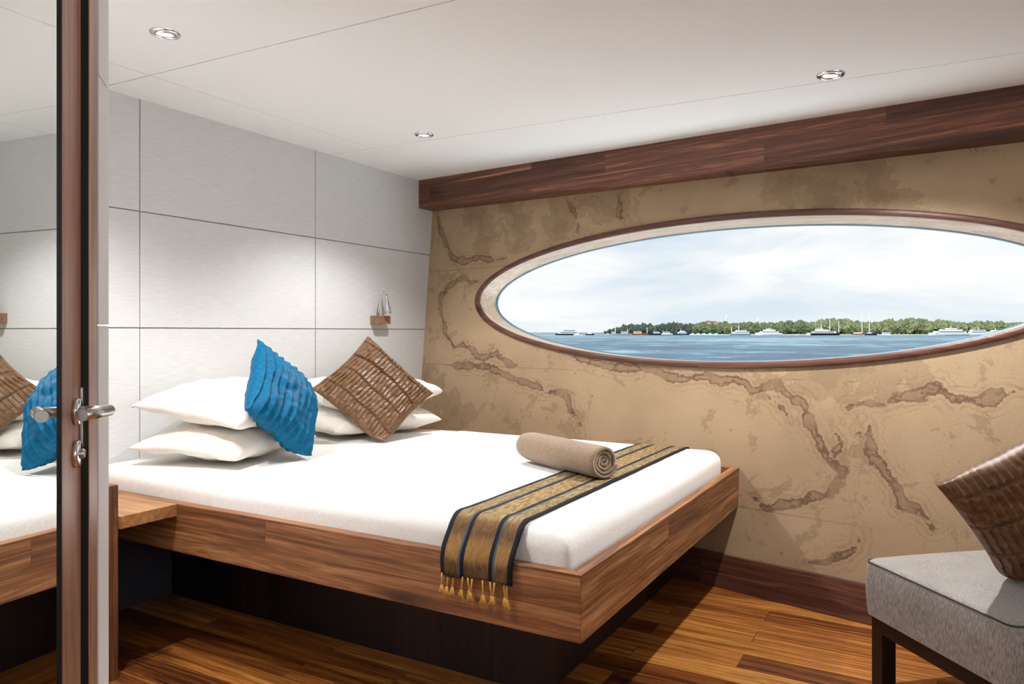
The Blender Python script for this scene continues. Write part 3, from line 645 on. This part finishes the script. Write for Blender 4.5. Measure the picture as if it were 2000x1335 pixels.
# rolled towel: spiral sheet
A_ = Vector((2.395, 1.00, .700)); B_ = Vector((2.615, 1.43, .700)); ax_ = (B_-A_); LT = ax_.length; ax_.normalize(); sd2 = Vector((ax_.y, -ax_.x, 0)); up = Vector((0, 0, 1))
V, Fc = [], []; NT, NX = 260, 30; turns = 4.1; thk = .0108
def sp(th): return .006 + (.066-.006)*(th/(turns*2*math.pi))
for i in range(NT+1):
    th = turns*2*math.pi*i/NT
    for j in range(NX+1):
        s = j/NX; r = sp(th); e = 1-.16*max(0, (s-.86)/.14)**2.2 - .05*max(0, (.05-s)/.05)
        wv = 1+.045*mnoise.noise(Vector((math.cos(th)*1.1, math.sin(th)*1.1, s*2+.35*th)))
        endj = .006*mnoise.noise(Vector((th*.9, 3.3, s))) if s < .05 else 0
        inset = .010*(1-min(1, th/(turns*2*math.pi)*1.25)) if s < .02 else 0
        for k, rr in ((0, r-.0), (1, max(.001, r-thk))):
            rad = rr*wv*e; sq = Vector(sd2)*math.cos(th-.9)*rad*1.03 + up*math.sin(th-.9)*rad*.96
            V.append(tuple(A_ + ax_*(s*LT+endj+inset) + sq))
id_ = lambda i, j, k: (i*(NX+1)+j)*2+k
for i in range(NT):
    for j in range(NX):
        Fc.append((id_(i, j, 0), id_(i, j+1, 0), id_(i+1, j+1, 0), id_(i+1, j, 0))); Fc.append((id_(i, j, 1), id_(i+1, j, 1), id_(i+1, j+1, 1), id_(i, j+1, 1)))
    Fc.append((id_(i, 0, 0), id_(i+1, 0, 0), id_(i+1, 0, 1), id_(i, 0, 1))); Fc.append((id_(i, NX, 0), id_(i, NX, 1), id_(i+1, NX, 1), id_(i+1, NX, 0)))
for j in range(NX):
    Fc.append((id_(NT, j, 0), id_(NT, j+1, 0), id_(NT, j+1, 1), id_(NT, j, 1))); Fc.append((id_(0, j, 0), id_(0, j, 1), id_(0, j+1, 1), id_(0, j+1, 0)))
tag(obj('bath_towel', (V, Fc), M['towel'], None, (2.5, 1.21, .635), True), 'rolled beige towel lying across the striped runner', 'towel')

# ------------------------------------------------------------------ wall reading lamp
wlp = root('reading_lamp', (3.47, 2.926, 1.2), 'slim reading lamp on a wooden block on the panelled wall', 'wall lamp'); lo_ = wlp.location.copy()
bm = B(); box(bm, (3.412, 2.866, 1.198), (3.53, 2.9255, 1.247), .001); blk = obj('base_block', bm, M['block'], wlp, lo_)
bm = B(); tube(bm, [(3.440, 2.885, 1.245), (3.442, 2.883, 1.29), (3.448, 2.874, 1.36), (3.455, 2.865, 1.402), (3.460, 2.858, 1.412), (3.464, 2.852, 1.400), (3.466, 2.848, 1.37)], .0052, 12); obj('stem', bm, M['steel'], wlp, lo_, True)
bm = lathe(B(), (3.466, 2.848, 1.372), (.07, -.05, -1), [(0, -.002), (.0070, 0), (.0085, .03), (.0115, .06), (.0195, .085), (.0195, .112), (.0185, .113), (.013, .1), (0, .098)], 28); obj('lamp_head', bm, M['steel'], wlp, lo_, True)
bm = lathe(B(), (3.416+.0, 2.8655, 1.222), (0, -1, 0), [(0, 0.0008), (.003, .0008), (.003, 0)], 12)
for v in bm.verts: v.co.x += .098
obj('switch', bm, M['chrome'], blk, lo_, True)

# ------------------------------------------------------------------ ottoman with cushion
LC = Vector((2.692, .209, 0)); PV = Vector((-.754, -.656, 0)); QV = Vector((.656, -.754, 0)); SW, SD = .575, .60
ot = root('ottoman', LC+PV*SW/2+QV*SD/2, 'grey upholstered ottoman on dark wooden legs below the oval window', 'ottoman'); oo = ot.location.copy()
def rot_bm(bm, c, U, V_):
    for v in bm.verts:
        p = v.co.copy(); v.co = Vector(c) + U*p.x + V_*p.y + Vector((0, 0, p.z))
    return bm
OC = LC+PV*SW/2+QV*SD/2
bm = rbox((-SW/2, -SD/2, .232), (SW/2, SD/2, .408), .018, sub=30, rxy=.03)
for v in bm.verts:
    u, q_ = v.co.x/(SW/2), v.co.y/(SD/2)
    if v.co.z > .33: v.co.z += .028*max(0, 1-u*u)**.7*max(0, 1-q_*q_)**.7
    bul = 1+.018*math.sin(math.pi*(v.co.z-.232)/.18); v.co.x *= bul; v.co.y *= bul
seat_ = obj('seat', rot_bm(bm, OC, PV, QV), M['seat'], ot, oo, True)
bm = B(); pts = []; r_ = .03
for (cx_, cy_, a0) in ((SW/2-r_, SD/2-r_, 0), (-SW/2+r_, SD/2-r_, 90), (-SW/2+r_, -SD/2+r_, 180), (SW/2-r_, -SD/2+r_, 270)):
    for k in range(7): a = R(a0+k*15); pts.append(Vector((cx_+(r_-.001)*math.cos(a), cy_+(r_-.001)*math.sin(a), .4025)))
pts.append(pts[0]); tube(bm, pts, .0026, 8, False); obj('piping', rot_bm(bm, OC, PV, QV), M['piping'], seat_, oo, True)
bm = B(); h1, h2 = SW/2-.012, SD/2-.02
for lo, hi in (((-h1, -h2, .178), (h1, -h2+.045, .236)), ((-h1, h2-.045, .178), (h1, h2, .236)), ((-h1, -h2+.045, .178), (-h1+.045, h2-.045, .236)), ((h1-.045, -h2+.045, .178), (h1, h2-.045, .236))): box(bm, lo, hi, .001)
obj('seat_frame', rot_bm(bm, OC, PV, QV), M['dark'], ot, oo)
for sx_ in (-1, 1):
    for sy_ in (-1, 1):
        bm = B(); a, b_ = (h1-.05, h1) if sx_ > 0 else (-h1, -h1+.05); c_, d_ = (h2-.05, h2) if sy_ > 0 else (-h2, -h2+.05)
        box(bm, (a, c_, 0), (b_, d_, .1785), .001); obj('leg', rot_bm(bm, OC, PV, QV), M['dark'], ot, oo)
Fw = Vector((math.cos(YAW), math.sin(YAW), 0)); Rw = Vector((math.sin(YAW), -math.cos(YAW), 0)); Uw = Vector((0, 0, 1))
def cam3(d, l, z): return Fw*d + Rw*l + Uw*z
Bc = cam3(2.145, 1.402, .437); Lc = cam3(2.05, 1.173, .719)
Vd = (Lc-Bc).normalized(); Ud = cam3(-.357, 1, .699); Ud = (Ud - Vd*Ud.dot(Vd)).normalized()
cc = Bc + Vd*.222 + Ud*.228 + Rw*.036 + Vector((0, 0, -.046))
place('cushion', cush(.46, .46, .18, .06, pleat_brown, 300, seed=8, pw=.5, N2=170), M['brown'], cc, Ud, Vd, 'bronze brown pleated silk cushion propped on the grey ottoman', 'cushion', rest=.432)

# ------------------------------------------------------------------ outside: sea, island, boats
SEA = -1.3
def far(px, D, z=SEA):                       # a place on the water: bearing (from its image column) and distance
    return Vector((0, 0, 0)) + Fw*D + Rw*((px-1000)/1450*D) + Vector((0, 0, z))
def seamat():
    m, nt, b = newmat('sea water', .32, s2l(20, 96, 132), 0, .22); oc = objco(nt)
    n1_ = noise(nt, vscale(nt, oc, (.10, .10, 1)), 1.2, 8, .68, .5); n2_ = noise(nt, vscale(nt, oc, (.012, .012, 1)), 1.0, 4, .55)
    c = ramp(nt, mth(nt, 'ADD', mth(nt, 'MULTIPLY', n1_, .65), mth(nt, 'MULTIPLY', n2_, .35)), [(.42, s2l(6, 70, 106)), (.5, s2l(30, 110, 142)), (.58, s2l(140, 188, 204))])
    lk(nt, c, b.inputs['Base Color']); bump(nt, b, noise(nt, vscale(nt, oc, (.35, .35, 1)), 1.5, 8, .7, .4), 1.0, .35); return m
M['sea'] = seamat()
M['shallow'] = plain('shallow turquoise water', s2l(120, 206, 214), .3)
M['sand'] = plain('pale shore', s2l(206, 198, 176), .9, nscale=.2, namp=.3)
def leafmat(nm, c1_, c2_):
    m, nt, b = newmat(nm, .8, spec=.1); oc = objco(nt)
    lk(nt, ramp(nt, noise(nt, oc, 1.1, 4, .7), [(.35, c1_), (.65, c2_)]), b.inputs['Base Color']); return m
M['leaf_d'] = leafmat('dark foliage', s2l(66, 78, 72), s2l(106, 120, 108)); M['leaf_m'] = leafmat('green foliage', s2l(82, 96, 72), s2l(138, 150, 112)); M['leaf_l'] = leafmat('light foliage', s2l(98, 112, 80), s2l(162, 168, 126))  # distance haze is mixed into the leaf colours, lighter and greyer
M['trunk'] = plain('tree bark', s2l(96, 82, 66), .9)
M['b_white'] = plain('white gelcoat', s2l(238, 240, 240), .35); M['b_navy'] = plain('navy hull paint', s2l(30, 46, 88), .35); M['b_black'] = plain('black hull paint', s2l(28, 28, 32), .4)
M['b_grey'] = plain('grey hull paint', s2l(150, 158, 164), .5); M['b_wood'] = plain('varnished hull', s2l(150, 92, 58), .45); M['b_glass'] = plain('tinted boat glass', s2l(50, 66, 78), .15); M['b_blue'] = plain('blue hull paint', s2l(60, 110, 170), .4)
M['red'] = plain('red roof', s2l(190, 84, 66), .7); M['bwall'] = plain('white rendered wall', s2l(238, 232, 224), .8)
bm = B(); q = [far(600, 8), far(2600, 8), far(2600, 5200), far(600, 5200)]
bm.faces.new([bm.verts.new(p) for p in q]); tag(obj('sea', bm, M['sea']), 'rippled blue green sea out to the horizon', 'sea', kind='structure')
def strip(px0, px1, D0, D1, z, n=40, jag=0):
    bm = B(); a = []
    for i in range(n+1):
        p = px0+(px1-px0)*i/n; j = jag*mnoise.noise(Vector((i*.6, 2, 0)))
        a.append((bm.verts.new(far(p, D0+j, z)), bm.verts.new(far(p, D1, z))))
    lo_v = []
    for i in range(n): bm.faces.new((a[i][0], a[i+1][0], a[i+1][1], a[i][1]))
    r = bmesh.ops.extrude_face_region(bm, geom=bm.faces[:]); bmesh.ops.translate(bm, verts=[e for e in r['geom'] if isinstance(e, bmesh.types.BMVert)], vec=(0, 0, -.6)); return bm
tag(obj('shallows', strip(1330, 2250, 560, 660, SEA+.04, jag=6), M['shallow']), 'band of pale turquoise shallow water before the island shore', 'sea', kind='structure')
tag(obj('island_ground', strip(1180, 2300, 655, 860, SEA+.5, jag=4), M['sand']), 'low sandy island shore behind the moored boats', 'island', kind='structure')

def tree_meshes(i):
    bm = B(); bmesh.ops.create_icosphere(bm, subdivisions=4, radius=1)
    for v in bm.verts:
        d = v.co.normalized(); k = 1+.35*mnoise.noise(d*2.2+Vector((i*5, 0, 0)))+.30*mnoise.noise(d*6+Vector((0, i*5, 0)))+.34*abs(mnoise.noise(Vector((d.x*11, d.y*11, d.z*3+i*3))))*2-.15
        zz = d.z; taper = 1-.45*max(0, zz)
        v.co = Vector((d.x*k*taper*.42, d.y*k*taper*.42, .56+zz*.46*k))
    bmesh.ops.recalc_face_normals(bm, faces=bm.faces)
    me = bpy.data.meshes.new('crown'); bm.to_mesh(me); bm.free()
    return me
bm = tube(B(), [(0, 0, 0), (.01, 0, .25), (0, .01, .6)], [.03, .024, .012], 6); TRUNK = bpy.data.meshes.new('trunk'); bm.to_mesh(TRUNK); bm.free(); TRUNK.materials.append(M['trunk'])
CR = {}
for nm in ('leaf_d', 'leaf_m', 'leaf_l'):
    CR[nm] = []
    for i in range(3):
        me = tree_meshes(i+len(CR)*3); me.materials.append(M[nm]); CR[nm].append(me)
TL = {'leaf_d': ('dark green tree in the island tree line behind the left hand boats', 'dark trees on the island'), 'leaf_m': ('mid green tree in the island tree line around the white building', 'mid green trees on the island'), 'leaf_l': ('light green tree in the island tree line behind the right hand yachts', 'light green trees on the island')}
def topline(px):
    pts = [(1175, 645), (1200, 641), (1225, 634), (1300, 632), (1400, 631), (1480, 631), (1530, 629), (1555, 628), (1580, 629), (1600, 627), (1635, 624), (1665, 628), (1700, 629), (1740, 626), (1795, 622), (1818, 630), (1835, 626), (1870, 629), (1900, 630), (1960, 630), (2080, 629)]
    for (a, b_), (c_, d_) in zip(pts, pts[1:]):
        if a <= px <= c_: return b_+(d_-b_)*(px-a)/(c_-a)
    return 634
rt = random.Random(11)
def tree(px, D, topy, kind):
    h = (648-topy)/1450*D + 2.45 - .5; h *= rt.uniform(.88, 1.08)
    lab, grp = TL[kind]
    r = root('tree', far(px, D, SEA+.5), lab, 'tree', grp, rt.uniform(0, 6.28)); r.scale = (h*rt.uniform(.95, 1.35),)*2 + (h,)
    for nm, me in (('crown', rt.choice(CR[kind])), ('trunk', TRUNK)):
        o = bpy.data.objects.new(nm, me); COL.objects.link(o); o.parent = r
px = 1182.0
while px < 2085:
    kind = 'leaf_d' if px < 1345 + rt.uniform(-25, 25) else ('leaf_m' if px < 1560 + rt.uniform(-60, 60) else 'leaf_l')
    tree(px, rt.uniform(672, 690), topline(px)+rt.uniform(-1, 2.2), kind); px += rt.uniform(6.2, 9.5)
px = 1205.0
while px < 2085:
    kind = 'leaf_d' if px < 1380 else 'leaf_m'
    tree(px, rt.uniform(705, 730), topline(px)+rt.uniform(-.5, 2), kind); px += rt.uniform(9, 15)

RZ = math.atan2(Rw.y, Rw.x)
def hull_mesh(L, hb, hh, bow=.16, flare=.12):
    bm = B(); n = 14; secs = []
    for i in range(n+1):
        t = i/n; x = -L/2+L*t; wd = hb*(1-max(0, (t-.55)/.45)**2.2*.96)*(.86+.14*min(1, t*6)); sh_ = hh*(1+flare*2*max(0, t-.45)**1.5*2)
        xo = bow*hh*max(0, t-.8)/.2
        secs.append([(x, -wd*.55, -.5), (x+xo*.5, -wd*.9, hh*.3), (x+xo, -wd, sh_), (x+xo, wd, sh_), (x+xo*.5, wd*.9, hh*.3), (x, wd*.55, -.5)])
    V_ = [[bm.verts.new(p) for p in s_] for s_ in secs]
    for i in range(n):
        for k in range(6): bm.faces.new((V_[i][k], V_[i][(k+1) % 6], V_[i+1][(k+1) % 6], V_[i+1][k]))
    bm.faces.new(V_[0]); bm.faces.new(V_[-1][::-1]); return bm
def tier(bm, x0, x1, hb, z0, z1, rake0=.2, rake1=.6):
    h = z1-z0; return hexa(bm, [(x0, -hb, z0), (x1, -hb, z0), (x1, hb, z0), (x0, hb, z0), (x0+rake0*h, -hb*.92, z1), (x1-rake1*h, -hb*.92, z1), (x1-rake1*h, hb*.92, z1), (x0+rake0*h, hb*.92, z1)], .04)
def boat(name, label, cat, px, D, Lpx, hullm, hh, tiers=(), masts=(), flip=False, topm='b_white', stripe=None, boom=False, group=None):
    k = D/1450; L = Lpx*k; r = root(name, far(px, D), label, cat, group, RZ+(math.pi if flip else 0)); hb = max(.8, L*.11); hh = hh*k
    obj('hull', hull_mesh(L, hb, hh), M[hullm], r)
    if stripe: obj('rubbing_strake', hull_mesh(L*1.002, hb*1.03, hh*.30), M[stripe], r)
    z = hh*1.02
    for (a, b_, h) in tiers:
        h *= k; bm = tier(B(), a*L, b_*L, hb*.82, z-.02, z+h); dh = obj('deckhouse', bm, M[topm], r)
        if h > 1.1:
            x0, x1 = a*L, b_*L; bm = tier(B(), x0+.06*(x1-x0)+.2*h*.4, x1-.10*(x1-x0)-.1*h, hb*.835, z+h*.42, z+h*.78, .2, .7); obj('window_band', bm, M['b_glass'], dh)
        z += h
        bm = B(); box(bm, (a*L-.02*L, -hb*.86, z-.02), (b_*L-.5*h, hb*.86, z+.16)); obj('deck_roof', bm, M[topm], dh)
        z += .12
    for (fx, hp) in masts:
        bm = tube(B(), [(fx*L, 0, hh*.8), (fx*L, 0, hp*k)], [.30*k/.4, .24*k/.4], 8); obj('mast', bm, M['b_white'], r)
    if boom:
        bm = tube(B(), [(masts[0][0]*L, 0, hh*1.9), (masts[0][0]*L-.28*L, 0, hh*1.8)], .1, 6); obj('boom', bm, M['b_wood'], r)
    return r
boat('passenger_boat', 'long white motor yacht with a black waterline at the left end of the bay', 'boat', 1111, 560, 52, 'b_black', 3.0, [(-.36, .42, 3.8), (-.26, .26, 3.0), (-.1, .1, 1.6)], [(.02, 16), (.10, 14)], flip=True)
boat('motor_boat', 'small white boat lying off the stern of the leftmost yacht', 'boat', 1129, 540, 17, 'b_white', 2.2, [(-.3, .1, 1.4)])
boat('motor_boat', 'small dark boat with low cabin right of the leftmost yacht', 'boat', 1152, 570, 17, 'b_black', 2.4, [(-.3, .25, 2.6)])
boat('fishing_boat', 'grey white fishing boat with a short mast before the dark trees', 'boat', 1200, 575, 19, 'b_grey', 3.0, [(-.3, .1, 3)], [(.1, 14)])
boat('fishing_boat', 'long low grey boat before the dark trees, right of the grey white fishing boat', 'boat', 1221, 585, 23, 'b_grey', 3.2, [(-.35, .2, 3.4)], [(.2, 12)])
boat('fishing_boat', 'dark wooden work boat with a leaning mast before the dark trees', 'boat', 1250, 590, 31, 'b_wood', 3.4, [(-.4, .1, 3.4)], [(.45, 15)])
boat('motor_boat', 'navy hulled boat with flat white cabin beside the white cabin cruiser', 'boat', 1279, 572, 26, 'b_navy', 3.4, [(-.1, .38, 3.4)])
boat('cabin_cruiser', 'stubby white cabin cruiser right of the navy hulled boat', 'boat', 1302, 560, 20, 'b_white', 3.2, [(-.38, .36, 3.4)], stripe='b_navy')
boat('motor_yacht', 'white motor boat with a blue hull before the trees, right of the stubby white cruiser', 'boat', 1330, 580, 31, 'b_navy', 3.0, [(-.32, .24, 2.8), (-.2, .1, 1.8)], [(.0, 11)], flip=True)
for i, (p_, l_) in enumerate(((1353, 9), (1364, 10), (1376, 9), (1387, 12), (1398, 8))):
    boat('speedboat', ['tiny white speedboat nearest the blue hulled motor boat', 'second tiny white speedboat along the shore from the blue hulled motor boat', 'middle one of the five tiny white speedboats along the shore', 'widest of the tiny white speedboats, under the white building', 'tiny white speedboat nearest the grey hulled two masted yacht'][i], 'boat', p_, 600+i*4, l_, 'b_white', 1.8, [(-.2, .2, 1.6)], group='tiny speedboats along the shore')
boat('motor_yacht', 'white motor yacht with a dark grey hull and two thin masts', 'boat', 1445, 575, 40, 'b_grey', 3.2, [(-.44, .36, 3.2), (-.30, .22, 2.8)], [(.05, 20), (.40, 17)], flip=True, stripe='b_navy')
boat('motor_yacht', 'all white streamlined motor yacht with a curved roof left of the black hulled boat', 'boat', 1501, 545, 51, 'b_white', 4.6, [(-.36, .34, 3.2), (-.24, .2, 2.6), (-.08, .08, 1.4)], [(-.02, 15)], flip=True)
boat('dinghy', 'little white skiff right of the streamlined white yacht', 'boat', 1558, 560, 13, 'b_white', 1.8)
boat('motor_boat', 'little white launch at the left end of the black hulled boat', 'boat', 1580, 570, 13, 'b_white', 2.4, [(-.3, .2, 1.8)])
boat('motor_yacht', 'black hulled yacht with white decks and three tall masts', 'boat', 1612, 545, 55, 'b_black', 4.2, [(-.48, .36, 3.6), (-.34, .1, 2.8), (-.3, -.1, 1.6)], [(-.14, 20), (.16, 36), (.48, 28)])
boat('sailing_boat', 'varnished wooden sailing boat with one tall mast and a low cabin', 'sailing boat', 1676, 548, 25, 'b_wood', 3.4, [(-.35, .25, 2.0)], [(.30, 44)], stripe='b_white', boom=True)
boat('sailing_boat', 'navy hulled sailing boat with one tall mast next to the varnished one', 'sailing boat', 1700, 552, 25, 'b_navy', 3.4, [(-.3, .1, 1.4)], [(-.08, 45)])
boat('houseboat', 'small white houseboat right of the navy sailing boat', 'boat', 1731, 545, 19, 'b_white', 2.2, [(-.42, .42, 3.6)])
boat('dinghy', 'tiny white dinghy alone on the water left of the largest yacht', 'boat', 1773, 540, 9, 'b_white', 1.6)
boat('motor_yacht', 'largest white motor yacht, with three long decks, right of the lone dinghy', 'boat', 1852, 525, 76, 'b_white', 4.6, [(-.42, .36, 3.6), (-.32, .2, 3.0), (-.18, .04, 2.2)], [(-.06, 18)], flip=True)
boat('motor_yacht', 'white motor yacht with open decks right of the largest yacht', 'boat', 1908, 555, 44, 'b_white', 3.8, [(-.42, .36, 3.6), (-.34, .28, 3.0)], [(-.08, 16)], flip=True)
boat('motor_yacht', 'white motor yacht farthest right, partly hidden by the window rim', 'boat', 1944, 540, 40, 'b_white', 3.6, [(-.40, .34, 3.2), (-.3, .2, 2.8)], [(0, 14)], flip=True)
# buildings on the island
D = 745; k = D/1450
bl_ = root('hotel_building', far(1391, D, SEA+.5), 'white building with red roofs rising above the island trees', 'building', None, RZ)
bm = B()
for x0, x1, h in ((-20, -12, 22), (-12, -4, 24), (-4, 8, 23), (8, 16, 21)): box(bm, (x0*k, -4, 0), (x1*k, 4, h*k), .05)
obj('wall', bm, M['bwall'], bl_)
for x0, x1, h in ((-21, -12, 22), (-12.5, -3.5, 24), (-4, 8.5, 23)):
    obj('roof', hexa(B(), [(x0*k, -5, h*k), (x1*k, -5, h*k), (x1*k, 5, h*k), (x0*k, 5, h*k), ((x0+2)*k, -.4, (h+2.2)*k), ((x1-2)*k, -.4, (h+2.2)*k), ((x1-2)*k, .4, (h+2.2)*k), ((x0+2)*k, .4, (h+2.2)*k)]), M['red'], bl_)
for p_, hh_, lab in ((1419, 38, 'slim white tower beside the white building on the island'), (1480, 31, 'shorter slim white tower on the island, above the streamlined yacht')):
    t_ = root('tower', far(p_, D, SEA+.5), lab, 'tower', None, RZ)
    obj('shaft', tube(B(), [(0, 0, 0), (0, 0, hh_*.86*k)], [1.0, .8], 12), M['bwall'], t_); obj('gallery', lathe(B(), (0, 0, hh_*.8*k), (0, 0, 1), [(.8, 0), (1.5, .2), (1.5, .9), (.7, 1.0)], 12), M['bwall'], t_)
    obj('cap', lathe(B(), (0, 0, hh_*.86*k), (0, 0, 1), [(.8, 0), (.7, 1.2), (.1, 2.6), (0, 3.4)], 12), M['bwall'], t_)
